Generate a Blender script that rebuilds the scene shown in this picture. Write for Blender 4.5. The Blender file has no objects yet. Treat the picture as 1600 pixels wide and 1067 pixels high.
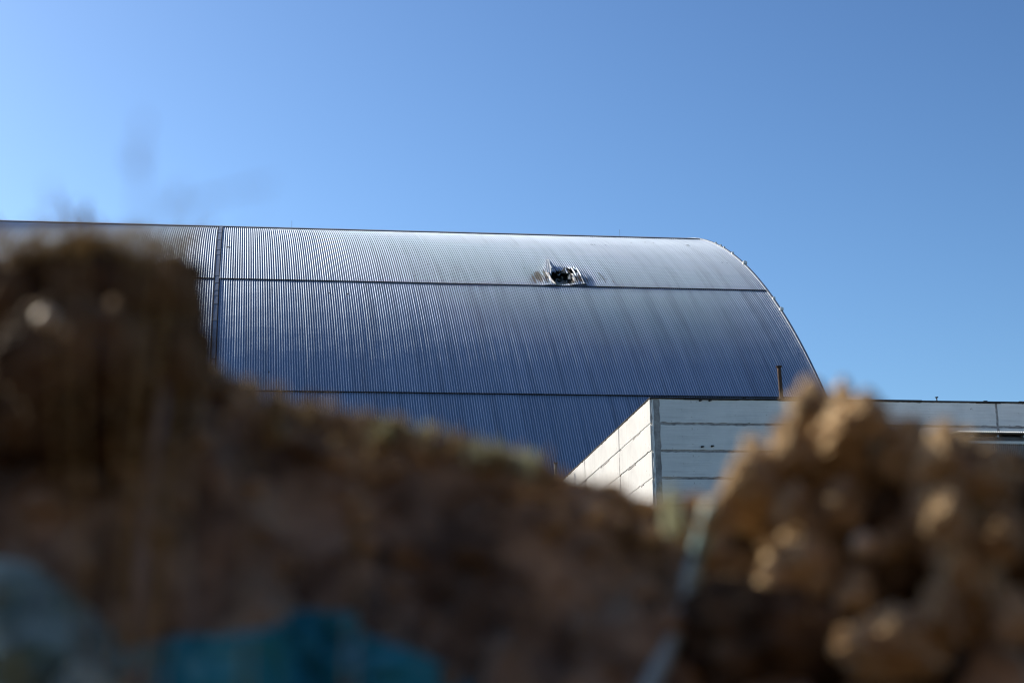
import bpy, bmesh, math, random
import numpy as np
from mathutils import Vector, Matrix, noise
R = math.radians
random.seed(7); rng = np.random.default_rng(7)
scene = bpy.context.scene
COL = scene.collection

# ------------------------------------------------------------------ camera
FPX, PITCH, ROLL, AX = 2845.0, R(13.7), R(-1.1), R(8.75)     # focal length in photo pixels, tilt, roll, axis of the shelter
CAM = Vector((0, 0, 1.5))
_fw = Vector((0, math.cos(PITCH), math.sin(PITCH)))
_up0 = Vector((0, -math.sin(PITCH), math.cos(PITCH))); _rt0 = Vector((1, 0, 0))
RT = _rt0 * math.cos(ROLL) + _up0 * math.sin(ROLL)
UP = _up0 * math.cos(ROLL) - _rt0 * math.sin(ROLL)
cd = bpy.data.cameras.new('camera'); cam = bpy.data.objects.new('camera', cd); COL.objects.link(cam)
m = Matrix((RT, UP, -_fw)).transposed().to_4x4(); m.translation = CAM; cam.matrix_world = m
cd.sensor_width = 36; cd.sensor_fit = 'HORIZONTAL'; cd.lens = FPX * 36 / 1600
cd.clip_start = 0.05; cd.clip_end = 12000
cd.dof.use_dof = True; cd.dof.focus_distance = 225; cd.dof.aperture_fstop = 3.7
scene.camera = cam

# ------------------------------------------------------------------ sky, sun, exposure
SUN_AZ, SUN_EL = R(-57), R(34.0)
w = bpy.data.worlds.new('World'); scene.world = w; w.use_nodes = True
nt = w.node_tree; bg = nt.nodes['Background']
sky = nt.nodes.new('ShaderNodeTexSky'); sky.sky_type = 'NISHITA'; sky.sun_disc = False
sky.sun_elevation = SUN_EL; sky.sun_rotation = SUN_AZ
sky.air_density = 1.0; sky.dust_density = 1.1; sky.ozone_density = 2.8; sky.altitude = 100
gm = nt.nodes.new('ShaderNodeGamma'); gm.inputs[1].default_value = 1.7            # deepens the whole sky evenly
wb = nt.nodes.new('ShaderNodeMix'); wb.data_type = 'RGBA'; wb.blend_type = 'MULTIPLY'; wb.inputs[0].default_value = 1; wb.inputs[7].default_value = (0.86, 0.855, 0.755, 1)   # white balance
nt.links.new(sky.outputs[0], gm.inputs[0]); nt.links.new(gm.outputs[0], wb.inputs[6]); nt.links.new(wb.outputs[2], bg.inputs[0]); bg.inputs[1].default_value = 0.05
sd = bpy.data.lights.new('sun', 'SUN'); sd.energy = 5.0; sd.angle = R(0.53); sd.color = (1, 0.905, 0.76)
sun = bpy.data.objects.new('sun', sd); COL.objects.link(sun)
SUN = Vector((math.sin(SUN_AZ) * math.cos(SUN_EL), math.cos(SUN_AZ) * math.cos(SUN_EL), math.sin(SUN_EL)))
sun.rotation_euler = SUN.to_track_quat('Z', 'Y').to_euler(); sun.location = (-60, 40, 60)
vs = scene.view_settings; vs.view_transform = 'Standard'; vs.look = 'None'; vs.gamma = 1; vs.use_curve_mapping = False
vs.exposure = 0.35
scene.render.engine = 'CYCLES'
cy = scene.cycles; cy.use_denoising = True; cy.use_adaptive_sampling = False; cy.max_bounces = 6; cy.diffuse_bounces = 3
cy.pixel_filter_type = 'BLACKMAN_HARRIS'; cy.filter_width = 1.2; cy.sample_clamp_indirect = 4

# ------------------------------------------------------------------ helpers
def ray(px, py): return RT * ((px - 800) / FPX) + _fw - UP * ((py - 533.5) / FPX)
def P(px, py, Y):                                  # the point at depth Y seen along a direction
    r = ray(px, py); return CAM + r * (Y / r.y)
DX = Vector((math.cos(AX), math.sin(AX), 0)); DN = Vector((-math.sin(AX), math.cos(AX), 0))
def W(x, u, z): return DX * x + DN * u + Vector((0, 0, z))
def plane_u(px, py, u):                            # (x, z) on the upright plane u = const
    r = ray(px, py); t = u / r.dot(DN); return t * r.dot(DX), CAM.z + t * r.z
def project(p):
    v = p - CAM; d = v.dot(_fw); return 800 + FPX * v.dot(RT) / d, 533.5 - FPX * v.dot(UP) / d
def tag(o, label=None, cat=None, group=None, kind=None):
    if label: o['label'] = label
    if cat: o['category'] = cat
    if group: o['group'] = group
    if kind: o['kind'] = kind
    return o
def empty(name, loc, rz=0, **k):
    o = bpy.data.objects.new(name, None); COL.objects.link(o); o.location = loc; o.rotation_euler = (0, 0, rz)
    o.empty_display_size = 0.2
    return tag(o, **k)
def link(name, me, parent=None, loc=None):
    o = bpy.data.objects.new(name, me); COL.objects.link(o)
    if parent is not None: o.parent = parent
    if loc is not None: o.location = loc
    return o
def mesh(name, v, f, mat, smooth=False):
    me = bpy.data.meshes.new(name); me.from_pydata([tuple(a) for a in v], [], f); me.update()
    if mat: me.materials.append(mat)
    if smooth: me.polygons.foreach_set('use_smooth', [True] * len(me.polygons))
    return me
def grid_faces(nx, ny): return [(j * nx + i, j * nx + i + 1, (j + 1) * nx + i + 1, (j + 1) * nx + i) for j in range(ny - 1) for i in range(nx - 1)]
class MB:
    def __init__(s): s.v = []; s.f = []
    def box(s, a, b):
        n = len(s.v); x0, y0, z0 = a; x1, y1, z1 = b
        s.v += [(x0,y0,z0),(x1,y0,z0),(x1,y1,z0),(x0,y1,z0),(x0,y0,z1),(x1,y0,z1),(x1,y1,z1),(x0,y1,z1)]
        s.f += [tuple(n + i for i in q) for q in ((0,3,2,1),(4,5,6,7),(0,1,5,4),(1,2,6,5),(2,3,7,6),(3,0,4,7))]
        return s
    def tube(s, pts, rad, seg=10, cap=True):
        n0 = len(s.v); pts = [Vector(p) for p in pts]
        if not hasattr(rad, '__len__'): rad = [rad] * len(pts)
        for i, p in enumerate(pts):
            t = (pts[min(i + 1, len(pts) - 1)] - pts[max(i - 1, 0)]).normalized()
            a = t.cross(Vector((0.3, 1, 0.2))).normalized(); b = t.cross(a)
            for k in range(seg):
                q = 2 * math.pi * k / seg; s.v.append(tuple(p + (a * math.cos(q) + b * math.sin(q)) * rad[i]))
        for i in range(len(pts) - 1):
            for k in range(seg):
                k2 = (k + 1) % seg
                s.f.append((n0 + i*seg + k, n0 + i*seg + k2, n0 + (i+1)*seg + k2, n0 + (i+1)*seg + k))
        if cap: s.f += [tuple(n0 + k for k in reversed(range(seg))), tuple(n0 + (len(pts)-1)*seg + k for k in range(seg))]
        return s
    def build(s, name, mat, parent=None, smooth=False): return link(name, mesh(name, s.v, s.f, mat, smooth), parent)

# ------------------------------------------------------------------ materials
def mat_new(name, col, rough=0.8, metal=0.0, spec=0.4):
    mt = bpy.data.materials.new(name); mt.use_nodes = True; b = mt.node_tree.nodes['Principled BSDF']
    b.inputs['Base Color'].default_value = (*col, 1); b.inputs['Roughness'].default_value = rough
    b.inputs['Metallic'].default_value = metal; b.inputs['Specular IOR Level'].default_value = spec
    return mt, mt.node_tree, b
def nd(nt, typ, **k):
    n = nt.nodes.new(typ)
    for a, v in k.items(): setattr(n, a, v)
    return n
def noise_node(nt, scale, detail=4, rough=0.6, stretch=None, coord='Object'):
    tc = nd(nt, 'ShaderNodeTexCoord'); n = nd(nt, 'ShaderNodeTexNoise')
    n.inputs['Scale'].default_value = scale; n.inputs['Detail'].default_value = detail; n.inputs['Roughness'].default_value = rough
    mp = nd(nt, 'ShaderNodeMapping'); nt.links.new(tc.outputs[coord], mp.inputs[0]); nt.links.new(mp.outputs[0], n.inputs[0])
    if stretch: mp.inputs['Scale'].default_value = stretch
    return n, mp
def ramp(nt, src, stops):
    r = nd(nt, 'ShaderNodeValToRGB'); e = r.color_ramp.elements
    while len(e) < len(stops): e.new(0.5)
    for q, (p, c) in zip(e, stops):
        q.position = p; q.color = (*c, 1) if len(c) == 3 else c
    nt.links.new(src, r.inputs[0]); return r
def mix(nt, fac, a, b, mode='MIX'):
    x = nd(nt, 'ShaderNodeMix', data_type='RGBA', blend_type=mode)
    for s, v in ((0, fac), (6, a), (7, b)):
        if isinstance(v, (int, float)): x.inputs[s].default_value = v
        elif isinstance(v, tuple): x.inputs[s].default_value = (*v, 1)
        else: nt.links.new(v, x.inputs[s])
    return x.outputs[2]
def bump(nt, b, src, strength, dist):
    n = nd(nt, 'ShaderNodeBump'); n.inputs['Strength'].default_value = strength; n.inputs['Distance'].default_value = dist
    nt.links.new(src, n.inputs['Height']); nt.links.new(n.outputs[0], b.inputs['Normal'])

def make_steel():
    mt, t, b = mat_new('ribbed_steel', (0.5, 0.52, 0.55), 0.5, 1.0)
    oi = nd(t, 'ShaderNodeObjectInfo')
    n1, mp = noise_node(t, 0.5, 5, 0.65, (1.6, 0.06, 0.06))
    off = nd(t, 'ShaderNodeMath', operation='MULTIPLY'); t.links.new(oi.outputs['Random'], off.inputs[0]); off.inputs[1].default_value = 90
    cx = nd(t, 'ShaderNodeCombineXYZ'); t.links.new(off.outputs[0], cx.inputs[0]); t.links.new(cx.outputs[0], mp.inputs['Location'])
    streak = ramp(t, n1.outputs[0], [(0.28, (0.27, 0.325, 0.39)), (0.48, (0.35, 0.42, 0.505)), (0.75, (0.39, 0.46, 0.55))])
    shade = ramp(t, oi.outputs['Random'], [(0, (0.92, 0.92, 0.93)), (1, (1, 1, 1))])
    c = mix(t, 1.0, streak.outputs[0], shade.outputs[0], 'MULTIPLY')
    at = nd(t, 'ShaderNodeAttribute', attribute_name='rust')
    n2, _ = noise_node(t, 1.6, 4, 0.7)
    pw = nd(t, 'ShaderNodeMath', operation='MULTIPLY'); t.links.new(at.outputs['Fac'], pw.inputs[0]); t.links.new(n2.outputs[0], pw.inputs[1])
    rr = ramp(t, pw.outputs[0], [(0.18, (0, 0, 0)), (0.42, (1, 1, 1))])
    c = mix(t, rr.outputs[0], c, (0.075, 0.055, 0.038)); t.links.new(c, b.inputs['Base Color'])
    inv = nd(t, 'ShaderNodeMapRange'); inv.inputs[3].default_value = 0.97; inv.inputs[4].default_value = 0.0; t.links.new(rr.outputs[0], inv.inputs[0]); t.links.new(inv.outputs[0], b.inputs['Metallic'])
    rg = nd(t, 'ShaderNodeMapRange'); t.links.new(n1.outputs[0], rg.inputs[0]); rg.inputs[3].default_value = 0.60; rg.inputs[4].default_value = 0.50
    t.links.new(rg.outputs[0], b.inputs['Roughness'])
    return mt
STEEL = make_steel()
def simple(name, c0, c1, scale, rough=0.85, metal=0, bs=0.0, bd=0.01, stretch=None, detail=5):
    mt, t, b = mat_new(name, c0, rough, metal)
    n, _ = noise_node(t, scale, detail, 0.65, stretch)
    r = ramp(t, n.outputs[0], [(0.32, c0), (0.68, c1)]); t.links.new(r.outputs[0], b.inputs['Base Color'])
    if bs: bump(t, b, n.outputs[0], bs, bd)
    return mt
DARK = simple('dark_flashing_and_shadow', (0.012, 0.011, 0.011), (0.035, 0.03, 0.028), 1.5, 0.7)
FLASH = simple('grey_cover_strip', (0.30, 0.32, 0.35), (0.42, 0.44, 0.47), 0.8, 0.45, 0.8)
BRIGHT = simple('bare_torn_metal', (0.70, 0.69, 0.67), (0.82, 0.81, 0.79), 2, 0.5, 0.25)
INNER = simple('inner_framing', (0.10, 0.11, 0.11), (0.17, 0.175, 0.165), 2, 0.7)
BEAM = simple('olive_insulation', (0.17, 0.165, 0.12), (0.25, 0.24, 0.17), 1.5, 0.9)
LINER = simple('inner_lining', (0.09, 0.10, 0.115), (0.17, 0.18, 0.20), 0.5, 0.9)
RUSTY = simple('rusty_pipe', (0.045, 0.026, 0.018), (0.11, 0.06, 0.038), 2.5, 0.85)
ZINC = simple('dull_zinc', (0.25, 0.26, 0.27), (0.36, 0.37, 0.38), 2, 0.5, 0.6)
PIPEG = simple('weathered_grey_pipe', (0.10, 0.095, 0.09), (0.17, 0.16, 0.15), 2, 0.8)
MORTAR = simple('joint_mortar', (0.20, 0.19, 0.19), (0.46, 0.44, 0.43), 1.6, 0.95, 0, 0.6, 0.05)
FELT = simple('roof_felt', (0.018, 0.016, 0.016), (0.05, 0.045, 0.042), 1.2, 0.9)
def make_panel(name, base, line_axis):
    mt, t, b = mat_new(name, base, 0.75, 0, 0.3)
    st = (0.25, 0.25, 14.0) if line_axis == 'z' else (9.0, 9.0, 0.12)
    n1, _ = noise_node(t, 1.0, 4, 0.7, st)
    r1 = ramp(t, n1.outputs[0], [(0.28, tuple(c * 0.80 for c in base)), (0.5, base), (0.8, tuple(min(1, c * 1.06) for c in base))])
    n2, _ = noise_node(t, 0.35, 5, 0.7)
    r2 = ramp(t, n2.outputs[0], [(0.3, (0.84, 0.85, 0.86)), (0.62, (1, 1, 1))])
    c = mix(t, 1.0, r1.outputs[0], r2.outputs[0], 'MULTIPLY')
    n3, _ = noise_node(t, 3.2, 3, 0.75)
    r3 = ramp(t, n3.outputs[0], [(0.655, (0, 0, 0)), (0.70, (1, 1, 1))])
    c = mix(t, r3.outputs[0], c, (0.22, 0.18, 0.15)); t.links.new(c, b.inputs['Base Color'])
    bump(t, b, n1.outputs[0], 0.35, 0.03)
    return mt
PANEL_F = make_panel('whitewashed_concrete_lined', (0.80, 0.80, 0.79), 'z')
PANEL_S = make_panel('whitewashed_concrete_streaked', (0.63, 0.627, 0.615), 'x')  # same whitewash as the front, base lowered to offset full sun
def soil(name, wet, dry, cut, sc=9):
    mt, t, b = mat_new(name, dry, 0.95, 0, 0.15)
    n, _ = noise_node(t, sc, 6, 0.7)
    n2, _ = noise_node(t, 90, 4, 0.7)
    r = ramp(t, n.outputs[0], [(cut - 0.1, wet), (cut + 0.1, dry)])
    g = ramp(t, n2.outputs[0], [(0.3, (0.75, 0.75, 0.75)), (0.7, (1.12, 1.1, 1.06))])
    t.links.new(mix(t, 1.0, r.outputs[0], g.outputs[0], 'MULTIPLY'), b.inputs['Base Color'])
    bump(t, b, n2.outputs[0], 0.6, 0.006)
    return mt
SOIL = soil('moist_soil', (0.16, 0.115, 0.075), (0.58, 0.43, 0.275), 0.5, 9)
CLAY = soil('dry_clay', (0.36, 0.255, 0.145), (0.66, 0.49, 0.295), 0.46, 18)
WETSOIL = soil('wet_peat', (0.05, 0.033, 0.021), (0.12, 0.08, 0.052), 0.5, 5)  # kept dark so the added rear bank bounces little sunlight
DIMCLAY = soil('damp_clay', (0.09, 0.06, 0.034), (0.26, 0.175, 0.095), 0.5, 16)  # copy of the dry clay, darkened for the heap's shaded parts
LOAM = soil('dark_loam', (0.04, 0.027, 0.018), (0.20, 0.135, 0.08), 0.5, 16)
GROUND = simple('dry_grass_field', (0.045, 0.042, 0.028), (0.085, 0.075, 0.048), 0.15, 0.95, 0, 0, 0)
STRAW = simple('dry_straw', (0.30, 0.22, 0.10), (0.46, 0.36, 0.19), 30, 0.8)
MOSS = simple('grey_green_lichen', (0.50, 0.52, 0.36), (0.72, 0.74, 0.58), 40, 0.9)
for mt in (STRAW, MOSS):
    t_ = mt.node_tree; pb = t_.nodes['Principled BSDF']; tr = t_.nodes.new('ShaderNodeBsdfTranslucent'); mx = t_.nodes.new('ShaderNodeMixShader'); mx.inputs[0].default_value = 0.45
    t_.links.new(pb.inputs['Base Color'].links[0].from_socket, tr.inputs[0]); t_.links.new(pb.outputs[0], mx.inputs[1]); t_.links.new(tr.outputs[0], mx.inputs[2])
    t_.links.new(mx.outputs[0], t_.nodes['Material Output'].inputs[0])
TEAL = simple('teal_plastic', (0.014, 0.26, 0.31), (0.026, 0.38, 0.44), 6, 0.45)
PALE = simple('pale_plastic', (0.06, 0.13, 0.09), (0.46, 0.62, 0.54), 20, 0.5)
TWINE = simple('blue_green_twine', (0.25, 0.45, 0.52), (0.62, 0.72, 0.60), 9, 0.5)
GREYT = simple('grey_root', (0.13, 0.11, 0.12), (0.22, 0.20, 0.21), 12, 0.7)
PEBBLE = simple('pale_pebble', (0.55, 0.42, 0.27), (0.78, 0.64, 0.46), 40, 0.5)  # sun glint put into the pebble's pale colour

# ------------------------------------------------------------------ ground
g = link('ground', mesh('ground', [(-4000, -1500, 0), (4000, -1500, 0), (4000, 6000, 0), (-4000, 6000, 0)], [(0, 1, 2, 3)], GROUND)); tag(g, kind='structure')

# ------------------------------------------------------------------ arched shelter
UC, ZC, RA, XE, XW = 306.6, -45.27 + CAM.z, 134.2, 70.0, -128.0
PB = math.acos(-ZC / RA)                              # slope angle where the arch meets the ground
HX, HU = (XE + XW) / 2, UC
def A(x, phi, h=0.0):                                 # point on the arch, local to the shelter's base centre
    r = RA + h; return (x - HX, UC - r * math.sin(phi) - HU, ZC + r * math.cos(phi))
def A_world(x, phi, h=0.0):
    r = RA + h; return W(x, UC - r * math.sin(phi), ZC + r * math.cos(phi))
def on_arch(px, py):                                  # ray against the cylinder -> x, phi
    r = ray(px, py); du, dz = r.dot(DN), r.z; ou, oz = -UC, CAM.z - ZC
    a, b, c = du*du + dz*dz, ou*du + oz*dz, ou*ou + oz*oz - RA*RA
    t = (-b - math.sqrt(max(0, b*b - a*c))) / a
    return t * r.dot(DX), math.atan2(UC - t * du, CAM.z + t * dz - ZC)
shelter = empty('arched_shelter', W(HX, HU, 0), AX, label='huge arched shelter clad in ribbed silver metal with a hole torn in its roof', cat='building')
J1 = on_arch(1000, 450.2)[1]; J2 = on_arch(1000, 618.6)[1]; J0 = R(19.3)
XS = on_arch(341, 400)[0]                              # the flat strip that runs up the arch
PITCH_R, RIBS = 0.295, 12; SW = PITCH_R * RIBS; AMP = 0.054
def rib(x): 
    q = (x / PITCH_R + 0.5) % 1.0
    c = 0.5 + 0.5 * math.cos(2 * math.pi * q); return AMP * (2 * c ** 0.8 - 1)
def sheet_mesh(p0, p1, nseg, lap, seed, width=SW):
    rs = random.Random(seed); n = max(2, int(round(width / PITCH_R))); per = 8
    jit = [rs.uniform(-0.010, 0.010) for _ in range(n + 1)]
    v = []; nx = n * per + 1
    for j in range(nseg + 1):
        ph = p0 + (p1 - p0) * j / nseg
        for i in range(nx):
            x = width * i / (nx - 1); k = i / per; a = int(k); bl = k - a
            h = rib(x) + jit[a] * (1 - bl) + jit[min(n, a + 1)] * bl + lap * (j / nseg) ** 3 + 0.010 * math.sin(j * 1.7 + seed) * math.sin(math.pi * i / (nx - 1))
            r = RA + h; v.append((x, -r * math.sin(ph), ZC + r * math.cos(ph)))
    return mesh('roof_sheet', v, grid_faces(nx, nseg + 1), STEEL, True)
courses = [(J0, J1, 22, 0.10), (J1 + 0.0006, J2, 20, 0.10), (J2 + 0.0006, PB, 20, 0.0)]
hx0, hx1 = on_arch(822, 440)[0], on_arch(962, 440)[0]
protos = {ci: [sheet_mesh(a, b, n, lap, 31 * ci + s) for s in range(5)] for ci, (a, b, n, lap) in enumerate(courses)}
xs = []
x = XS + 0.29
while x < XE - 0.5: xs.append(x); x += SW
NR = len(xs)
x = XS - 0.29 - SW
while x > XW - SW: xs.append(x); x -= SW
sheets = []
hole_span = [x for x in xs if x + SW > hx0 and x < hx1]
for ci in range(3):
    for x in xs:
        if ci == 0 and x in hole_span: continue
        wid = SW
        if x + SW > XE: me = sheet_mesh(*courses[ci], 99 + ci, width=max(0.6, round((XE - x) / PITCH_R) * PITCH_R))
        else: me = random.choice(protos[ci])
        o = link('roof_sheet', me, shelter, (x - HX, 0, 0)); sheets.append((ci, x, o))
        o.rotation_euler = (random.uniform(-1, 1) * 0.00012, random.uniform(-1, 1) * 0.00025, 0)
# --- the torn opening: sheets with their own cut and buckled metal
def zp(a, b): return 820 + a / 13.333, 395 + b / 13.333
HOLE = [zp(*q) for q in ((505,490),(560,445),(620,400),(650,372),(700,402),(770,392),(812,350),(832,330),(838,420),(900,455),(965,488),(930,545),(955,650),(650,690),(585,640),(535,555))]
FLAP = [zp(*q) for q in ((835,335),(960,320),(1062,365),(1285,690),(955,690),(940,560),(968,488),(900,455),(842,420))]
def inside(q, poly):
    x, y = q; c = False; n = len(poly)
    for i in range(n):
        (x0, y0), (x1, y1) = poly[i], poly[(i + 1) % n]
        if (y0 > y) != (y1 > y) and x < (x1 - x0) * (y - y0) / (y1 - y0) + x0: c = not c
    return c
def torn_sheet(x0):
    per = 8; nx = RIBS * per + 1; p0, p1, _, lap = courses[0]; pm = on_arch(880, 400)[1]
    phis = [p0 + (pm - p0) * j / 12 for j in range(12)] + [pm + (p1 - pm) * j / 90 for j in range(91)]
    v = []; rust = []; cut = []; lift = []
    for ph in phis:
        for i in range(nx):
            x = x0 + SW * i / (nx - 1)
            q = project(A_world(x, ph)); zx, zy = (q[0] - 820) * 13.333, (q[1] - 395) * 13.333
            nz = noise.noise(Vector((x * 0.9, ph * 120, 3)))
            h = rib(x - x0) + lap * max(0, (ph - p0) / (p1 - p0)) ** 3
            fl = inside(q, FLAP)
            if fl:
                e0 = 835 + (zy - 335) * 0.36; e1 = 1062 + (zy - 365) * 0.69
                k = min(1, max(0, (zx - e0) / max(40, e1 - e0)))
                h += 0.06 + 0.36 * k ** 1.3 * (0.75 + 0.25 * math.sin(zy / 60)) + 0.10 * nz
            dl = math.hypot((zx - 480) / 110, (zy - 500) / 200)
            if dl < 1.6 and not fl: h += 0.22 * max(0, 1.6 - dl) * (0.6 + nz)
            d = math.hypot((zx - 330) / 330, (zy - 520) / 170)
            d2 = math.hypot((zx - 1050) / 330, (zy - 590) / 110)
            d3 = math.hypot((zx - 1550) / 480, (zy - 560) / 170)
            st = 0.65 + 0.7 * noise.noise(Vector((x * 4.0, ph * 25, 5)))
            rust.append((max(0, 1.2 - d) * 1.15 + max(0, 1.15 - d2) * 1.0 + max(0, 1.1 - d3) * 0.5) * max(0, st) * 1.3)
            hq = (q[0] + 0.9 * noise.noise(Vector((x * 3, ph * 400, 0))), q[1] + 0.9 * noise.noise(Vector((x * 3, ph * 400, 9))))
            cut.append(inside(hq, HOLE) or (fl and noise.noise(Vector((math.floor((x - x0) / PITCH_R) * 3.7 + x0, zy * 0.006, 1))) > 0.22)); lift.append(fl)
            r = RA + h; v.append((x - x0, -r * math.sin(ph), ZC + r * math.cos(ph)))
    fs = []
    for f in grid_faces(nx, len(phis)):
        if any(cut[k] for k in f): continue
        if len({lift[k] for k in f}) > 1 and random.random() < 0.97:
            j = f[0] // nx; 
            q = project(A_world(x0 + SW * (f[0] % nx) / (nx - 1), phis[j]))
            if (q[0] - 820) * 13.333 > 930: continue
        fs.append(f)
    me = mesh('roof_sheet', v, fs, STEEL, True)
    at = me.attributes.new('rust', 'FLOAT', 'POINT'); at.data.foreach_set('value', rust)
    return me
for x in hole_span:
    o = link('roof_sheet', torn_sheet(x), shelter, (x - HX, 0, 0)); sheets.append((0, x, o)); o['label'] = 'buckled rust-streaked roof sheet beside the torn hole'
def strip(name, pts, width_px, mat, parent, ribbed=0.03):          # curled strip of torn sheet; pts = (zoom x, zoom y, height off the roof)
    v = []; nx = 9; rows = 24
    for j in range(rows + 1):
        t = j / rows * (len(pts) - 1); i = min(int(t), len(pts) - 2); f = t - i
        a, b, hh = (pts[i][k] * (1 - f) + pts[i + 1][k] * f for k in range(3))
        wd = width_px[0] * (1 - j / rows) + width_px[1] * j / rows
        for k in range(nx):
            q = zp(a + wd * (k / (nx - 1) - 0.5), b + wd * 0.25 * (k / (nx - 1) - 0.5)); x, ph = on_arch(*q)
            v.append(A(x, ph, hh + ribbed * math.cos(k * math.pi / 2) + 0.05 * noise.noise(Vector((a * .02, b * .02, k)))))
    o = link(name, mesh(name, v, grid_faces(nx, rows + 1), mat), parent)
    sm = o.modifiers.new('thick', 'SOLIDIFY'); sm.thickness = 0.03
    return o
strip('torn_flap', [(505,455,0.12),(488,390,0.35),(478,310,0.5),(468,225,0.55)], (110, 62), BRIGHT, shelter)['label'] = 'pale torn strip of sheet bent upright'
strip('torn_flap', [(612,415,0.1),(580,345,0.3),(545,285,0.4),(505,225,0.45)], (60, 40), STEEL, shelter)
strip('torn_flap', [(640,400,0.12),(600,330,0.2),(560,270,0.2)], (16, 10), DARK, shelter)
strip('torn_flap', [(440,455,0.3),(500,545,0.33),(555,620,0.3),(615,675,0.2)], (56, 50), BRIGHT, shelter)['label'] = 'pale rolled edge along the left of the hole'
strip('torn_flap', [(800,425,0.0),(815,385,0.15),(826,350,0.3)], (50, 16), INNER, shelter)
strip('torn_flap', [(985,500,0.4),(1010,560,0.45),(1035,640,0.35)], (45, 35), BRIGHT, shelter)
strip('torn_flap', [(1095,520,0.5),(1130,580,0.5),(1165,650,0.4)], (30, 24), RUSTY, shelter)
strip('torn_flap', [(915,560,0.1),(945,500,0.25),(1000,485,0.4)], (30, 20), BRIGHT, shelter)
strip('torn_flap', [(1533,427,0.03),(1600,520,0.16),(1693,640,0.03)], (20, 20), DARK, shelter)
strip('torn_flap', [(1793,547,0.03),(1840,620,0.12),(1893,700,0.03)], (14, 14), RUSTY, shelter)
strip('torn_flap', [(880,365,0.05),(930,430,0.2),(975,490,0.1)], (16, 16), DARK, shelter)
rs = random.Random(12)
for i in range(34):                                   # ragged scraps round the rim
    a_ = HOLE[rs.randrange(len(HOLE))]; b_ = HOLE[(HOLE.index(a_) + 1) % len(HOLE)]; f_ = rs.random()
    zx, zy = ((a_[0] * (1 - f_) + b_[0] * f_) - 820) * 13.333, ((a_[1] * (1 - f_) + b_[1] * f_) - 395) * 13.333
    dx_, dy_ = rs.uniform(-45, 45), rs.uniform(-40, 30); h_ = rs.uniform(-0.5, 0.1)
    strip('torn_scrap', [(zx, zy, h_), (zx + dx_ * .5, zy + dy_ * .5, h_ + rs.uniform(0, .35)), (zx + dx_, zy + dy_, h_ + rs.uniform(-.1, .45))], (rs.uniform(14, 40), rs.uniform(4, 14)), rs.choice((BRIGHT, STEEL, INNER, RUSTY, BEAM, STEEL)), shelter, 0.015)
def bar(name, a, b, depth, rad, mat):
    p = [A(*on_arch(*zp(*q)), -depth) for q in (a, b)]; return MB().tube(p, rad, 6).build(name, mat, shelter)
for i in range(26):                                   # torn insulation and liner hanging inside the opening
    zx, zy = rs.uniform(540, 940), rs.uniform(430, 650)
    if not inside(zp(zx, zy), HOLE): continue
    dx_, dy_ = rs.uniform(-70, 70), rs.uniform(-50, 50); h_ = rs.uniform(-1.3, -0.35)
    strip('torn_lining', [(zx, zy, h_), (zx + dx_ * .5, zy + dy_ * .5, h_ + rs.uniform(-.2, .2)), (zx + dx_, zy + dy_, h_ + rs.uniform(-.3, .3))], (rs.uniform(14, 50), rs.uniform(6, 20)), rs.choice((INNER, ZINC, BEAM, LINER, RUSTY)), shelter, 0.02)
bar('insulation_batt', (660, 628), (965, 628), 0.55, 0.42, BEAM)
bar('insulation_batt', (900, 640), (975, 632), 0.35, 0.34, BEAM)
for a, b in (((640,525),(900,520)),((640,580),(900,575)),((690,490),(690,600)),((770,490),(775,600)),((880,470),(885,610))):
    bar('inner_frame_bar', a, b, 0.8, 0.10, ZINC)
# --- dark lap joints, flat strip, crown, ends
def band(name, x0, x1, pc, half, h0, h1, mat, nseg=2, nx=2, wob=0.0):
    v = []; f = []
    for i in range(nx + 1):
        x = x0 + (x1 - x0) * i / nx; dp = wob * noise.noise(Vector((x * 0.11, 7.7, 0)))
        for ph, h in ((pc - half, h0), (pc - half, h1), (pc + half, h1), (pc + half, h0)): v.append(A(x, ph + dp, h))
    for i in range(nx):
        for k in range(4): f.append((4*i + k, 4*i + (k+1) % 4, 4*(i+1) + (k+1) % 4, 4*(i+1) + k))
    f += [(0, 1, 2, 3), (4*nx+3, 4*nx+2, 4*nx+1, 4*nx)]
    return link(name, mesh(name, v, f, mat), shelter)
for pc in (J1, J2):
    hw = 0.0005 if pc == J1 else 0.0004
    for xa, xb in ((XW, XS - 0.29), (XS + 0.29, XE)): band('lap_joint', xa, xb, pc, hw, -0.1, 0.125, DARK, nx=90, wob=0.00025)
mid = []
for s in (-1, 1):
    b = MB(); v = []
    n = 160
    for j in range(n + 1):
        ph = J0 - 0.02 + (PB - J0 + 0.02) * j / n; ww = 0.018 + 0.035 * max(0, noise.noise(Vector((j * 0.3, s * 5, 0))))
        e = XS + s * 0.26
        for x, h in ((e - ww, 0.0), (e - ww, 0.14), (e + ww, 0.14), (e + ww, 0.0)): v.append(A(x, ph, h))
    f = [(4*i + k, 4*i + (k+1) % 4, 4*(i+1) + (k+1) % 4, 4*(i+1) + k) for i in range(n) for k in range(4)]
    link('strip_edge', mesh('strip_edge', v, f, DARK), shelter)
ph = J0 - 0.02; k = 0
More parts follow.
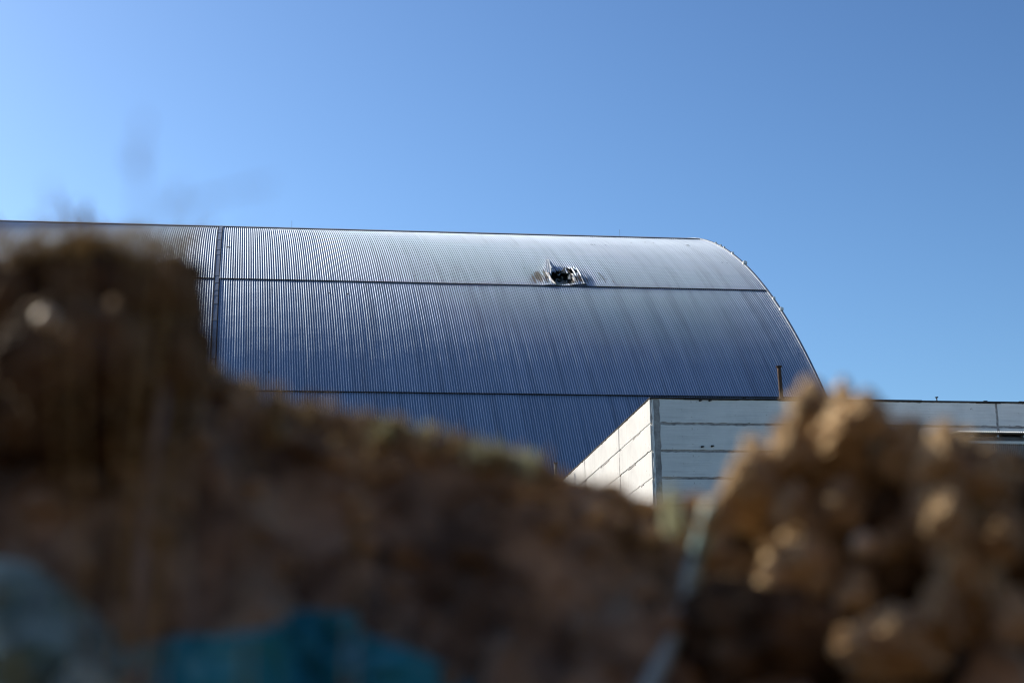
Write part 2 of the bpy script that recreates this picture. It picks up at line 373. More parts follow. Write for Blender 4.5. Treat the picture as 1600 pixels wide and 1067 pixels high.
while ph < PB:
    dp = random.choice((0.012, 0.02, 0.035, 0.05, 0.07)); v = []
    for j in range(5):
        q = ph + (dp - 0.0003) * j / 4
        for x, h in ((XS - 0.235, 0.03), (XS - 0.235, 0.09 + 0.012 * j), (XS + 0.235, 0.09 + 0.012 * j), (XS + 0.235, 0.03)): v.append(A(x, min(q, PB), h))
    f = [(4*i + a, 4*i + (a+1) % 4, 4*(i+1) + (a+1) % 4, 4*(i+1) + a) for i in range(4) for a in range(4)] + [(0,1,2,3), (19,18,17,16)]
    link('cover_plate', mesh('cover_plate', v, f, FLASH), shelter); ph += dp
# crown behind the last lap and the far side, smooth as they are never seen close
def far_sheet(p0, p1, nseg, h):
    v = []
    for j in range(nseg + 1):
        for x in (XW, XE): v.append(A(x, p0 + (p1 - p0) * j / nseg, h))
    return mesh('crown_sheet', v, grid_faces(2, nseg + 1), STEEL, True)
link('crown_sheet', far_sheet(J0 + 0.003, -PB, 90, 0.16), shelter)
band('crown_lap', XW, XE, J0 + 0.0028, 0.0014, -0.1, 0.13, DARK, nx=60, wob=0.0004)  # dark band standing in for the shadow under the crown's edge
for i in range(int((XE - XW) / 1.2)):                       # clamps along the crown
    pass
link('inner_lining', far_sheet(PB, -PB, 60, -1.9), shelter).data.materials[0] = LINER
for name, xx in (('gable_wall', XE - 0.4), ('gable_wall', XW + 0.4)):
    n = 60; v = [A(xx, -PB + 2 * PB * j / n, -0.15) for j in range(n + 1)]
    link(name, mesh(name, v, [tuple(range(n + 1))], ZINC), shelter)
v = []; n = 80
for j in range(n + 1):
    q = R(-10) + (PB - R(-10)) * j / n
    for x, h in ((XE - 0.05, -0.3), (XE - 0.05, 0.20), (XE + 0.22, 0.20), (XE + 0.22, -0.3)): v.append(A(x, q, h))
link('edge_trim', mesh('edge_trim', v, [(4*i + k, 4*i + (k+1) % 4, 4*(i+1) + (k+1) % 4, 4*(i+1) + k) for i in range(n) for k in range(4)], FLASH), shelter)
for px, py, s in ((1112,379,.25),(1121,383,.25),(1127,386,.25),(1141,395,.3),(1158,411,.5),(1207,465.5,.3),(1218.5,483,.42)):
    s *= 0.55; q = on_arch(px - 3, py + 3)[1]; c = Vector(A(XE + 0.1, q, 0.2))
    b = MB(); b.box((c.x - s, c.y - s, c.z - 0.1), (c.x + s, c.y + s, c.z + s)); b.box((c.x - s*.5, c.y - s*.5, c.z + s), (c.x + s*.5, c.y + s*.5, c.z + 1.5*s))
    b.build('edge_bracket', BRIGHT, shelter)
for px, py, s in ((515,459,.16),(543,460,.16),(648,432,.14),(421,582,.16),(668,413.5,.16),(924,383,.2),(929,383,.16),(946,384,.16),(986,380,.16),(1008,379.5,.2),(1021,380,.15),(1074,384,.3),(819,420,.16),(357,386.5,.3),(355,377,.14),(359,377,.14),(562,437,.22),(700,432,.12),(838,417,.15),(1128,411,.14),(1136,412,.12)):
    x, q = on_arch(px, py); v = []; n = 9
    for k in range(n):
        a = 2 * math.pi * k / n; rr = s * random.uniform(0.7, 1.25); v.append(A(x + rr * math.cos(a), q + rr * math.sin(a) / RA, AMP + 0.03))
    v.append(A(x, q, AMP + 0.05))
    ci = 0 if q < J1 else 1 if q < J2 else 2
    own = next((o for c_, x_, o in sheets if c_ == ci and x_ <= x < x_ + SW), None)
    if own is not None: v = [tuple(Vector(a) - Vector(own.location)) for a in v]
    link('shrapnel_mark', mesh('shrapnel_mark', v, [(k, (k + 1) % n, n) for k in range(n)], DARK), own or shelter)
for px in (460, 1000):                 # thin rods on the crown
    x, q = on_arch(px, 377); x = on_arch(px, 352 + 0.0262 * px + 2)[0]; c = Vector(A(x, R(17.4), 0.1))
    MB().tube([c, c + Vector((0, 0, 1.1))], 0.02, 5).build('crown_rod', DARK, shelter)

# ------------------------------------------------------------------ panel block in front
U0 = 133.0
BX0, BZ = plane_u(1015.5, 621.5, U0)
rows_z = [BZ] + [plane_u(1024, y, U0)[1] for y in (661.5, 704.0, 746.5)]
step = rows_z[2] - rows_z[3]
while rows_z[-1] > step * 1.4: rows_z.append(rows_z[-1] - step)
rows_z.append(0.0)
BX1 = 96.0; UB = 177.5
block = empty('panel_building', W((BX0 + BX1) / 2, (U0 + UB) / 2, 0), AX, label='flat-roofed building of white concrete panels with grey joints below the shelter', cat='building')
OX, OU = (BX0 + BX1) / 2, (U0 + UB) / 2
MB().box((BX0 + 0.12 - OX, U0 + 0.045 - OU, 0), (BX1 - OX, UB - OU, BZ - 0.05)).build('wall_core', MORTAR, block)
def ragged_panel(w_, h_, seed):                           # front face in local x-z, y = depth inwards
    rs = random.Random(seed); out = []
    def edge(a, b, nrm):
        n = max(3, int((Vector(b) - Vector(a)).length / 0.22))
        for i in range(n):
            t = i / n; k = max(0, noise.noise(Vector((i * 0.37, seed * 3.1, nrm[0] * 5 + nrm[1] * 9)))) * 0.10 + rs.random() * 0.03
            out.append((a[0] + (b[0] - a[0]) * t + nrm[0] * k, a[1] + (b[1] - a[1]) * t + nrm[1] * k))
    g_ = 0.075
    edge((g_, g_), (w_ - g_, g_), (0, 1)); edge((w_ - g_, g_), (w_ - g_, h_ - g_), (-1, 0)); edge((w_ - g_, h_ - g_), (g_, h_ - g_), (0, -1)); edge((g_, h_ - g_), (g_, g_), (1, 0))
    n = len(out); v = [(a, 0, b) for a, b in out] + [(a, 0.14, b) for a, b in out]
    f = [tuple(range(n))] + [(i, n + i, n + (i + 1) % n, (i + 1) % n) for i in range(n)]
    return v, f
fx = [BX0 + 0.62] + [plane_u(px, 640, U0)[0] for px in (1287, 1557)]; fx += [fx[2] + (fx[2] - fx[1]), BX1 + 0.1]
seed = 0; panels = {}
for r in range(len(rows_z) - 1):
    for c in range(len(fx) - 1):
        seed += 1; v, f = ragged_panel(fx[c + 1] - fx[c], rows_z[r] - rows_z[r + 1], seed)
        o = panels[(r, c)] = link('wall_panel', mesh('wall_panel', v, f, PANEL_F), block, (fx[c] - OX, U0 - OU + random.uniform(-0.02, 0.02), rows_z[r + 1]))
# corner post in the front face
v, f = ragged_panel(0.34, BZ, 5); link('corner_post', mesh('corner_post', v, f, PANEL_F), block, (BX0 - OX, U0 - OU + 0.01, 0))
def wall_u(px, py):                                       # depth along the side wall x = BX0
    r = ray(px, py); t = BX0 / r.dot(DX); return t * r.dot(DN)
su = [U0 + 0.02, wall_u(967.5, 690), wall_u(914.3, 730)]; su += [su[2] + (su[2] - su[1]), UB]
for r in range(len(rows_z) - 1):
    for c in range(len(su) - 1):
        seed += 1; v, f = ragged_panel(su[c + 1] - su[c], rows_z[r] - rows_z[r + 1], seed)
        v = [((-0.02 if y == 0 else 0.118), x, z) for x, y, z in v]
        v = [(x, (su[c + 1] - su[c]) - y, z) for x, y, z in v]
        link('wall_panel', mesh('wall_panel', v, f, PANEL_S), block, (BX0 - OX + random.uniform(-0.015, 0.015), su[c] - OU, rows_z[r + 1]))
# thin seams of filler on the side wall so its joints stay pale
b = MB()
for r in range(1, len(rows_z) - 1):
    for c in range(len(su) - 1):
        b.box((BX0 - OX + 0.03, su[c] + 0.2 - OU, rows_z[r] - 0.09), (BX0 - OX + 0.119, su[c + 1] - 0.2 - OU, rows_z[r] + 0.09))
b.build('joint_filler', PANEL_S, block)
rj = random.Random(5)
for i in range(34):                                        # stretches where the filler has fallen out
    r = rj.randrange(1, 7); y = rj.uniform(U0 + 0.6, UB - 3); l = rj.choice((0.3, 0.5, 0.8, 1.6, 2.6))
    if rj.random() < 0.25: y = rj.choice(su[1:3]); l = 0.16; z0, z1 = rows_z[r] + 0.1, rows_z[r] + rj.uniform(0.5, 1.6)
    else: z0, z1 = rows_z[r] - 0.07, rows_z[r] + rj.uniform(0.0, 0.08)
    MB().box((BX0 - OX - 0.028, y - OU, z0), (BX0 - OX + 0.028, y + l - OU, z1)).build('open_joint', MORTAR, block)
# roof edge
b = MB(); x = BX0 - 0.03
while x < BX1:
    l = random.uniform(1.2, 5); hgt = random.choice((0.05, 0.06, 0.09))
    b.box((x - OX, U0 - 0.06 - OU, BZ - random.uniform(0.02, 0.12)), (min(x + l, BX1) - OX, U0 + 0.3 - OU, BZ + hgt)); x += l + 0.01
b.build('roof_edge', FELT, block)
b = MB(); y = U0 + 0.32
while y < UB:
    l = random.uniform(2, 6); b.box((BX0 - 0.05 - OX, y - OU, BZ - random.uniform(0.0, 0.05)), (BX0 + 0.3 - OX, min(y + l, UB) - OU, BZ + random.choice((0.03, 0.05)))); y += l + 0.01
b.build('roof_edge', FELT, block)
MB().box((BX0 + 0.31 - OX, U0 + 0.31 - OU, BZ - 0.04), (BX1 - OX, UB - OU, BZ + 0.02)).build('roof_deck', FELT, block)
for px, py in ((1093.3, 625.8), (1108.3, 625.8), (1096.5, 698), (1112, 697)):
    x, z = plane_u(px, py, U0); b = MB()
    b.tube([(x - OX, U0 - 0.10 - OU, z), (x - OX, U0 + 0.1 - OU, z)], 0.08, 9); b.tube([(x - OX, U0 - 0.13 - OU, z - 0.02), (x + 0.16 - OX, U0 - 0.05 - OU, z + 0.03)], 0.05, 6)
    own = panels[(0 if z > rows_z[1] else 1, 0)]; b.v = [tuple(Vector(a) - Vector(own.location)) for a in b.v]; b.build('lifting_stub', DARK, own)
for px in (1381, 1440, 1473, 1491, 1503, 1525, 1533, 1543, 1585, 1598, 1130, 1165):
    x, _ = plane_u(px, 625, U0); s = random.uniform(0.08, 0.16)
    MB().box((x - s - OX, U0 + 0.35 - OU, BZ), (x + s - OX, U0 + 0.6 - OU, BZ + random.uniform(0.08, 0.2))).build('roof_clip', FELT, block)

# ------------------------------------------------------------------ pipes, mast
def vent(name, label, px0, py0, px1, py1, u, wpx, mat, capmat, base=None):
    xb, zb = plane_u(px1, py1, u); xt, zt = plane_u(px0, py0, u); rad = wpx / FPX * u / 2
    zb0 = base if base is not None else zb; xb0 = xb + (xb - xt) / (zt - zb) * (zb - zb0)
    t = empty(name, W(xb0, u, zb0), AX, label=label, cat='pipe')
    d = Vector((xt - xb0, 0, zt - zb0)); n = 8
    MB().tube([d * (i / n) for i in range(n + 1)], rad, 16).build('shaft', mat, t, True)
    e = d.normalized()
    MB().tube([d - e * rad * .1, d + e * rad * 0.5], [rad * 1.5, rad * 1.6], 16).build('cap', capmat, t)
    MB().tube([d * 0.5 - e * .06, d * 0.5 + e * .06], rad * 1.12, 16).build('collar', mat, t)
    return t
vent('vent_pipe', 'tall rusty brown vent pipe with a cap, on the white building\'s roof', 1217, 573.5, 1221.5, 626, 138, 6.6, RUSTY, RUSTY, BZ + 0.02)
vent('vent_pipe', 'small grey capped pipe at the lower left end of the white building', 868, 723.5, 869, 760, 166, 4.6, PIPEG, PIPEG, 0.0)
x, z = plane_u(1463.5, 621, 136)
t = empty('roof_mast', W(x, 136, BZ + 0.02), AX, label='tiny T-shaped mast on the white building\'s roof edge', cat='mast')
hh = z - BZ - 0.02
MB().tube([(0, 0, 0), (0, 0, hh)], 0.045, 6).build('post', DARK, t); MB().tube([(-0.12, 0, hh), (0.12, 0, hh + 0.03)], 0.05, 6).build('crossbar', DARK, t)

# ------------------------------------------------------------------ corrugated shed at right
US = 118.0
SX0 = plane_u(1492, 676, US)[0]; SX1 = 78.0; SZ = plane_u(1550, 675.5, US)[1]
shed = empty('corrugated_shed', W((SX0 + SX1) / 2, US, 0), AX, label='grey corrugated metal shed at the right edge, in front of the white building', cat='shed')
QX = (SX0 + SX1) / 2; pr = 0.142
def corr(x0, x1, amp, fn, per=6):
    n = int((x1 - x0) / pr) * per; return [(x0 + (x1 - x0) * i / n, amp * math.cos(2 * math.pi * i / per)) for i in range(n + 1)]
xsr = corr(SX0, SX1, 0.045, None); v = []
for j, (y, z) in enumerate(((-0.55, SZ - 0.05), (11.5, SZ + 0.55))):
    for x, h in xsr: v.append((x - QX, y, z + h))
n = len(xsr)
for x, h in xsr: v.append((x - QX, -0.55, SZ - 0.10 + h))
o = link('roof', mesh('roof', v, grid_faces(n, 2) + [(2*n + i, 2*n + i + 1, i + 1, i) for i in range(n - 1)], BRIGHT), shed)
for k in range(int((SX1 - SX0) / 1.2)):
    xa = SX0 + 0.3 + k * 1.2
    xw = corr(xa, min(xa + 1.18, SX1 - 0.3), 0.035, None); v = [(x - QX, h + (k % 2) * 0.012, z) for z in (0, SZ - 0.75) for x, h in xw]
    link('wall_sheet', mesh('wall_sheet', v, grid_faces(len(xw), 2), ZINC), shed)
MB().box((SX0 + 0.2 - QX, -0.12, SZ - 0.82), (SX1 - QX, -0.02 - 0.03, SZ - 0.62)).build('fascia_rail', BRIGHT, shed)
MB().box((SX0 + 0.25 - QX, 0.06, 0), (SX1 - 0.1 - QX, 11.2, SZ - 0.3)).build('inner_wall', LINER, shed)
for k in range(9):
    xa = SX0 + 1 + k * 1.9
    MB().box((xa - QX, -0.40, SZ - 0.40), (xa + 0.12 - QX, 0.05, SZ - 0.26)).build('eave_bracket', ZINC, shed)

# ------------------------------------------------------------------ foreground bank of earth (plus an added, unseen rear bank that blocks sky light)
CREST = [(-1500,430),(-150,440),(-40,510),(0,545),(250,560),(330,588),(400,618),(480,650),(600,672),(700,700),(800,722),(850,740),(900,757),(1000,781),(1040,792),(1120,800),(1300,770),(1500,790),(1700,850),(2600,900)]
YC = 1.50
cr = [(lambda p: (p.x, p.z))(P(a, b, YC)) for a, b in CREST]
crx = np.array([c[0] for c in cr]); crz = np.array([c[1] for c in cr])
def lumps(x, y, s):
    return noise.fractal(Vector((x * 9, y * 9, s)), 0.9, 2.1, 5)
def bank_h(x, y):
    c = float(np.interp(x, crx, crz))
    if y < YC:
        t = (YC - y); z = c - 1.35 * t * (1 if t < 0.3 else 1 + (t - 0.3) * 2.0) - 0.0
        z += (0.09 * lumps(x * 0.8, y * 0.8, 1.3) + 0.045 * lumps(x * 2.0, y * 2.0, 6.1) - 0.05 * abs(noise.noise(Vector((x * 11, y * 11, 3.3))))) * min(1, t / 0.08) + 0.006 * lumps(x * 3, y * 3, 4)
    else:
        t = (y - YC); z = c - 0.55 * t - 0.25 * t * t + 0.008 * lumps(x * 2, y * 2, 2.3)
    rear = 3.35 - 6.4 * abs(y + 0.75) if y > -0.75 else 3.35 - 0.6 * abs(y + 0.75)  # unseen rise behind the camera, added to block the sky
    rear += 0.06 * lumps(x, y, 8)
    side = max(0, abs(x) - 2.2)
    return max(z - side * 0.15, rear - side * 0.15, 0.004 if y > 1.5 or y < -1.5 else 0.12)
def surf(px, py):                                   # depth at which a line of sight meets the bank
    Y = 0.9
    while Y < 1.6:
        p = P(px, py, Y)
        if p.z < bank_h(p.x, p.y): break
        Y += 0.01
    return Y
gx = np.unique(np.r_[np.linspace(-7, -0.75, 30), np.linspace(-0.75, 0.75, 190), np.linspace(0.75, 7, 30)])
gy = np.unique(np.r_[np.linspace(-6.5, 0.9, 60), np.linspace(0.9, 1.75, 130), np.linspace(1.75, 5, 40)])
v = [(x, y, bank_h(x, y)) for y in gy for x in gx]
nxb = len(gx); cutj = int(np.searchsorted(gy, 0.35)); allf = grid_faces(nxb, len(gy))
front = [tuple(i - cutj * nxb for i in f) for f in allf if f[0] // nxb >= cutj]
tag(link('earth_bank', mesh('earth_bank', v[cutj * nxb:], front, SOIL, True)), kind='structure')
tag(link('trench_wall', mesh('trench_wall', v[:(cutj + 1) * nxb], [f for f in allf if f[0] // nxb < cutj], WETSOIL, True)), kind='structure')  # added out of view to shade the bank's near face

def clod(label, px, py, Y, hw, hh, mat, seed, depth=1.0, rough=0.30, sub=5, flat=0.0, group=None, cat='earth clod', name='earth_clod', facet=None):
    c = P(px, py, Y); k = Y / FPX
    bm = bmesh.new(); bmesh.ops.create_icosphere(bm, subdivisions=sub, radius=1)
    sz = Vector((hw * k, hw * k * depth, hh * k))
    for q in bm.verts:
        d = q.co.normalized()
        if flat: d = Vector([math.copysign(abs(e) ** (1 - flat), e) for e in d])
        s = d * 1.5 + Vector((seed * 3.7, seed * 1.3, seed))
        a = noise.fractal(s, 1.0, 2.1, 4) * 0.30
        dist = noise.voronoi(s * 1.6)[0]; b_ = (dist[1] - dist[0])
        e = noise.fractal(s * 5, 0.8, 2.0, 4) * 0.10
        r = 1 + rough * (a * 1.6 + 0.7 * min(b_, 0.5) - 0.2) + rough * e * 1.3
        co = d * r
        if facet is not None:                          # clods break along flat faces
            for fn, fd in ((Vector((-0.78, -0.40, 0.48)).normalized(), facet - 0.1), (Vector((-0.95, -0.12, 0.30)).normalized(), facet), (Vector((0.75, -0.6, 0.15)).normalized(), facet + 0.12), (Vector((-0.35, -0.75, -0.5)).normalized(), facet + 0.1)):
                ov = co.dot(fn) - fd - 0.16 * noise.noise(s * 2.2) - 0.10 * e * 3
                if ov > 0: co -= fn * ov * 0.85
        q.co = Vector((co.x * sz.x, co.y * sz.y, co.z * sz.z))
    me = bpy.data.meshes.new('earth_clod'); bm.to_mesh(me); bm.free(); me.materials.append(mat)
    me.polygons.foreach_set('use_smooth', [True] * len(me.polygons))
    o = link(name, me, None, c); return tag(o, label, cat, group)
G = 'clods of earth heaped along the bank'
clod('huge dark block of soil with a flat grassy top at the left edge', 120, 560, 1.44, 192, 184, LOAM, 3.1, 0.8, 0.32, 6, 0.26, G)
for lab, px, py, hw, hh in (('dark knob at the upper right corner of the left soil block', 262, 445, 62, 52), ('dark knob low on the right side of the left soil block', 280, 560, 58, 70), ('dark knob at the very left edge of the soil block', 10, 470, 70, 60), ('brown knob under the pebbles on the left soil block', 60, 640, 90, 60), ('brown knob in the middle of the left soil block, above the root', 205, 540, 60, 45)):
    clod(lab, px, py, 1.37, hw, hh, LOAM, px * 0.13 + 2, 0.8, 0.5, 5, 0.1, G, facet=0.5)
clod('tallest tan clod at the peak of the right-hand heap', 1292, 725, 1.46, 135, 112, CLAY, 1.2, 0.9, 0.55, 6, 0.15, G, facet=0.5)
clod('tan clod on the right shoulder of the heap, below the shed', 1485, 770, 1.40, 105, 105, CLAY, 5.4, 0.9, 0.55, 6, 0.1, G, facet=0.5)
clod('small tan clod at the left foot of the peak', 1178, 762, 1.44, 72, 70, CLAY, 7.7, 0.9, 0.55, 5, 0.1, G, facet=0.5)
clod('tan clod under the peak with a sunlit left edge', 1245, 878, 1.40, 82, 66, CLAY, 9.4, 0.8, 0.55, 5, 0.1, G, facet=0.5)
clod('lowest tan clod near the bottom right', 1400, 1005, 1.35, 95, 58, CLAY, 12.2, 0.8, 0.5, 5, 0.1, G, facet=0.5)
clod('upright tan clod low on the right of the heap', 1505, 900, 1.37, 66, 96, CLAY, 15.9, 0.8, 0.55, 5, 0.1, G, facet=0.5)
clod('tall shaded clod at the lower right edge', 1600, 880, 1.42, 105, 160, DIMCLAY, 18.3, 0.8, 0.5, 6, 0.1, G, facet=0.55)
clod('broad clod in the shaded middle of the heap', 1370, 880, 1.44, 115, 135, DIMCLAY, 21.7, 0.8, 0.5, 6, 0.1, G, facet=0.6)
clod('broad shade-toned clay body filling the back of the right-hand heap', 1390, 890, 1.475, 250, 215, DIMCLAY, 33.3, 0.5, 0.4, 6, 0.1, G, facet=0.7)
clod('dark clod at the bottom middle right', 1200, 1010, 1.42, 150, 110, LOAM, 25.1, 0.8, 0.3, 5, 0.1, G)

clod('dark lump jutting from the face of the left soil block', 115, 560, 1.33, 120, 95, LOAM, 31.7, 0.6, 0.35, 5, 0.2, G)
SMALL = ((1168,738,44,36,'sunlit tan lump at the far left of the heap'),(1236,686,48,40,'sunlit tan lump on the left shoulder of the peak'),(1262,628,36,26,'sunlit crumbly lump just left of the peak\'s tip'),
 (1405,700,44,44,'tan lump filling the dip between the peak and the right shoulder'),(1345,650,40,34,'tan lump on the right side of the peak'),
 (1206,903,27,25,'round tan lump lowest on the left of the heap'),(1262,856,42,30,'long tan lump above the round low one'),(1236,790,34,28,'tan lump under the left shoulder of the heap'),
 (1470,706,46,40,'brightest tan lump on the right shoulder'),(1535,738,44,36,'tan lump at the far right of the shoulder'),(1476,800,34,44,'tan lump hanging below the right shoulder'),
 (1500,876,36,52,'tall tan lump halfway down the right side'),(1392,992,56,30,'wide tan lump near the bottom right'),(1310,790,40,34,'tan lump in the middle of the heap just under the peak'),(1385,850,34,30,'tan lump right of the glinting pebble'),(1330,930,38,30,'tan lump below the glinting pebble'),(1560,830,40,40,'tan lump near the right edge at mid height'),(1580,960,44,40,'tan lump near the right edge low down'),(1260,970,40,28,'tan lump low in the middle of the heap'),(1120,800,26,24,'smallest tan lump beside the top of the twine'),(1332,1004,26,24,'small round tan lump at the left of the wide bottom one'),(1462,962,42,40,'tan lump right of the wide bottom one'))
for i, (px, py, hw, hh, lab) in enumerate(SMALL): clod(lab, px, py, (1.395 if px < 1300 or py < 690 or (px < 1460 and py < 940) else 1.335) + 0.012 * math.sin(i * 2.4), hw * (1.15 + 0.3 * math.sin(i * 5.1)), hh * 1.1, CLAY, 40 + i * 3.3, 0.9, 0.75, 5, 0.05, G, facet=0.34)
# loose crumbs on the bank: nobody could count them
tv, tf = [], []
for k in range(6):
    bm = bmesh.new(); bmesh.ops.create_icosphere(bm, subdivisions=1, radius=1)
    for q in bm.verts: q.co *= 0.75 + 0.6 * abs(noise.noise(q.co * 1.3 + Vector((k * 7.1, 0, 0)))) + random.uniform(-0.12, 0.12)
    tv.append(np.array([q.co[:] for q in bm.verts])); tf.append([[q.index for q in f.verts] for f in bm.faces]); bm.free()
def crumbs(spots, name, label, mat):
    v = []; f = []
    for c, s_ in spots:
        k = random.randrange(6); n0 = len(v); sc = np.array([random.uniform(.7, 1.3) for _ in range(3)]) * s_
        v += [tuple(q) for q in tv[k] * sc + np.array(c)]; f += [tuple(n0 + i for i in q) for q in tf[k]]
    tag(link(name, mesh(name, v, f, mat)), label, 'soil', kind='stuff')
rc = random.Random(21); sp = []
for i in range(900):                                   # on the shaded face
    x = rc.uniform(-0.6, 0.6); y = rc.uniform(1.15, 1.5); s_ = rc.choice((0.003, 0.004, 0.006, 0.010, 0.016)); sp.append(((x, y, bank_h(x, y) + s_ * 0.3), s_))
crumbs(sp, 'soil_crumbs', 'loose dark crumbs of soil scattered over the shaded bank', SOIL)
sp = []
for i in range(520):                                   # along the sunlit crest
    x = rc.uniform(-0.30, 0.16); y = rc.uniform(1.475, 1.55); s_ = rc.choice((0.002, 0.003, 0.005, 0.008, 0.011)); sp.append(((x, y, bank_h(x, y) + s_ * 0.5), s_))
for o in [o for o in bpy.data.objects if o.name.startswith('earth_clod') and o.data.materials[0] == CLAY]:
    vs_ = o.data.vertices; nrm = o.data.vertex_normals
    for i in range(170):
        j = rc.randrange(len(vs_)); n_ = nrm[j].vector
        if n_.y < 0.3: sp.append((tuple(vs_[j].co + o.location), rc.choice((0.0015, 0.002, 0.003, 0.004, 0.006))))
crumbs(sp, 'clay_crumbs', 'loose tan crumbs of dry clay along the crest and over the right-hand heap', CLAY)
for lab, px, py, Y, s in (('large pale pebble glinting in the dark middle of the right heap', 1349, 850, 1.375, 20), ('pale pebble glinting low on the left soil block', 72, 497, 1.25, 17), ('grey pebble glinting right of the other on the left soil block', 178, 474, 1.27, 8), ('small tan pebble below the glinting pair on the left soil block', 98, 517, 1.25, 11)):
    clod(lab, px, py, Y, s, s, PEBBLE if px > 1000 or px < 80 else CLAY, px * 0.1, 1, 0.25, 3, 0, 'pebbles catching the sun', 'pebble', 'pebble')

# dry grass and stalks
def tuft(label, spots, mat, group, name='grass_tuft', cat='grass'):
    # spots: (px, py, Y, dpx, dpy, radius)
    c = P(spots[0][0], spots[0][1], spots[0][2]); t = empty(name, c, 0, label=label, cat=cat, group=group)
    for px, py, Y, dx, dy, rad in spots:
        a = P(px, py, Y) - c; e = P(px + dx, py + dy, Y + random.uniform(-0.03, 0.03)) - c
        bend = Vector((random.uniform(-.01, .01), random.uniform(-.02, .02), 0.012))
        pts = [a.lerp(e, i / 8) + bend * math.sin(math.pi * i / 8) for i in range(9)]
        MB().tube(pts, [rad * (1 - 0.8 * i / 8) for i in range(9)], 5).build('blade', mat, t)
    return t
GR = 'tufts of dry grass on the bank'
rs = random.Random(4)
tuft('pale dry grass matted over the flat top of the left soil block', [(rs.uniform(-10, 300), rs.uniform(385, 420), rs.uniform(1.34, 1.5), rs.uniform(-50, 50), rs.uniform(-30, -4), rs.uniform(0.0007, 0.0016)) for _ in range(150)], STRAW, GR)
tuft('wispy stalks rising against the sky above the left soil block', [(125, 400, 1.36, -35, -95, 0.003), (130, 400, 1.36, 8, -85, 0.0035), (118, 400, 1.36, 25, -60, 0.003), (135, 400, 1.36, -8, -62, 0.004)], STRAW, GR)
tuft('greenish tuft growing along the crest in the middle', [(rs.uniform(570, 830), 0, rs.uniform(1.46, 1.54), rs.uniform(-22, 22), rs.uniform(-26, -8), rs.uniform(0.002, 0.004)) for _ in range(0)] + [(x_, float(np.interp(x_, [570, 830], [676, 742])) + rs.uniform(-8, 8), rs.uniform(1.45, 1.53), rs.uniform(-18, 18), rs.uniform(-26, -6), rs.uniform(0.0015, 0.0035)) for x_ in [rs.gauss(*rs.choice(((600, 12), (655, 14), (710, 16), (765, 12), (800, 14), (820, 8)))) for _ in range(48)]], MOSS, GR)
tuft('straw-coloured stubble along the crest between the soil block and the greenish tuft', [(x_, float(np.interp(x_, [400, 570, 850, 1030], [622, 672, 745, 792])) + rs.uniform(-6, 10), rs.uniform(1.45, 1.53), rs.uniform(-22, 22), rs.uniform(-24, -4), rs.uniform(0.001, 0.0026)) for x_ in [rs.uniform(400, 860) for _ in range(70)]], STRAW, GR)
tuft('broad tan leaf standing up from the slope beside the soil block', [(432, 690, 1.38, 14, -62, 0.008), (440, 690, 1.38, 2, -50, 0.006), (470, 665, 1.42, 40, 12, 0.005), (520, 690, 1.42, 60, 25, 0.004)], STRAW, GR)
tuft('thin brown stalks rising close to the lens in front of the shelter', [(540, 1160, 0.85, 40, -620, 0.0005), (380, 1160, 0.85, 30, -690, 0.0005), (190, 1160, 0.75, 230, -880, 0.0005), (160, 1160, 0.75, 60, -960, 0.0006), (230, 1160, 0.75, 90, -850, 0.0005)], STRAW, GR)
tuft('green shoot at the left foot of the right-hand heap', [(1050, 830, 1.38, 8, -65, 0.007), (1060, 830, 1.38, -6, -50, 0.006)], MOSS, GR)

def seed_stalk(label, foot, head, Y):
    c = P(*foot, Y); t = empty('seed_stalk', c, 0, label=label, cat='grass stalk', group='seed stalks close to the lens')
    h0, h1 = P(head[0], head[1], Y) - c, P(head[2], head[3], Y) - c
    MB().tube([Vector((0, 0, 0)).lerp(h0, i / 10) + Vector((0.004 * math.sin(i * 0.7), 0, 0)) * (1 - i / 10) for i in range(11)], 0.0005, 5).build('stem', STRAW, t)
    rr = random.Random(head[0])
    for k in range(13):
        f = k / 13; p = h0.lerp(h1, f); d = Vector((rr.uniform(-1, 1), rr.uniform(-1, 1), rr.uniform(-.3, 1))) * 0.005 * (1.1 - f)
        MB().tube([p, p + d, p + d * 1.6], [0.0002, 0.0005, 0.0002], 4).build('spikelet', STRAW, t)
    MB().tube([h0, h1], [0.0005, 0.0003], 4).build('seed_axis', STRAW, t)
seed_stalk('seed head leaning far right over the shelter roof, close to the lens', (205, 1160), (300, 318, 430, 284), 0.8)
seed_stalk('seed head standing above the right corner of the soil block', (190, 1160), (262, 340, 285, 288), 0.8)
seed_stalk('tall faint seed stalk reaching highest into the sky at left', (170, 1160), (218, 275, 222, 175), 0.75)
seed_stalk('short seed head at the far left over the soil block', (120, 1160), (84, 345, 78, 285), 0.85)
seed_stalk('brown seed head right of the short one, over the soil block', (140, 1160), (126, 362, 124, 315), 0.9)

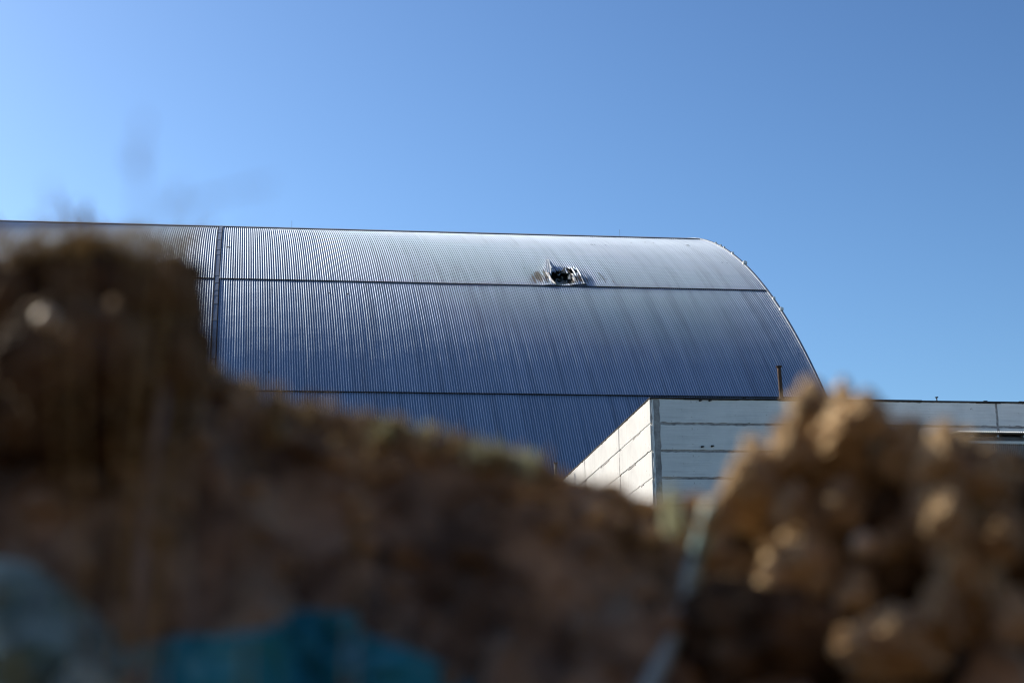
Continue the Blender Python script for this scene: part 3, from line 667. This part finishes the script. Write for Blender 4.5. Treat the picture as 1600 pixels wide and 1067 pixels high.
# plastic strand, root, sheet and bag
def strand(name, label, pts, rad, mat, cat):
    q = [P(a_, b_, min(y_, surf(a_, b_) - 0.004)) for a_, b_, y_ in pts]; o = MB(); 
    fine = []
    for i in range(len(q) - 1):
        for k in range(8): fine.append(q[i].lerp(q[i + 1], k / 8))
    fine.append(q[-1]); c = fine[0]
    o.tube([p - c for p in fine], [rad * (0.85 + 0.3 * noise.noise(Vector((i * 0.4, rad * 900, 0)))) for i in range(len(fine))], 10)
    ob = o.build(name, mat, None, True); ob.location = c; return tag(ob, label, cat)
strand('plastic_twine', 'blue-green plastic twine hanging down the bank left of the tan heap', [(1112, 795, 1.40), (1090, 870, 1.5), (1068, 950, 1.5), (1040, 1020, 1.5), (1000, 1110, 1.5)], 0.008, TWINE, 'twine')
strand('bare_root', 'pale grey root hanging straight down the shaded face at left', [(262, 575, 1.37), (240, 700, 1.36), (228, 800, 1.5), (220, 900, 1.5), (214, 1010, 1.5), (212, 1110, 1.5)], 0.006, GREYT, 'root')
def drape(name, label, cat, outline, Y, mat, bulge, seed):
    # a crumpled sheet: rows of pixels (left x, right x, y) hung on the slope
    v = []; nx = 40; rows = 36; c = P(*outline[0][1:], Y)
    for j in range(rows + 1):
        t = j / rows * (len(outline) - 1); i = min(int(t), len(outline) - 2); f = t - i
        xl, xr, y = (outline[i][k] * (1 - f) + outline[i + 1][k] * f for k in range(3))
        for k in range(nx + 1):
            s = k / nx; px = xl + (xr - xl) * s
            p = P(px, y, min(surf(px, y), 1.45) - 0.02); n_ = noise.fractal(Vector((p.x * 22, p.z * 22, seed)), 0.9, 2, 4)
            p.y += -bulge * math.sin(math.pi * s) * math.sin(math.pi * min(1, j / rows + 0.15) * 0.6) + 0.018 * n_
            p.z += 0.006 * n_; v.append(p - c)
    o = link(name, mesh(name, v, grid_faces(nx + 1, rows + 1), mat, True), None, c)
    s_ = o.modifiers.new('thick', 'SOLIDIFY'); s_.thickness = 0.0015
    return tag(o, label, cat)
drape('plastic_sheet', 'crumpled teal plastic sheet lying at the foot of the bank', 'plastic sheet', [(445, 555, 955), (430, 560, 982), (260, 590, 1000), (170, 640, 1018), (150, 720, 1050), (100, 800, 1160)], 1.22, TEAL, 0.02, 3)
drape('plastic_bag', 'pale blue-green plastic bag bulging at the bottom left corner', 'plastic bag', [(-20, 40, 878), (-60, 95, 905), (-90, 130, 950), (-110, 175, 1000), (-120, 215, 1060), (-130, 230, 1150)], 1.18, PALE, 0.06, 9)
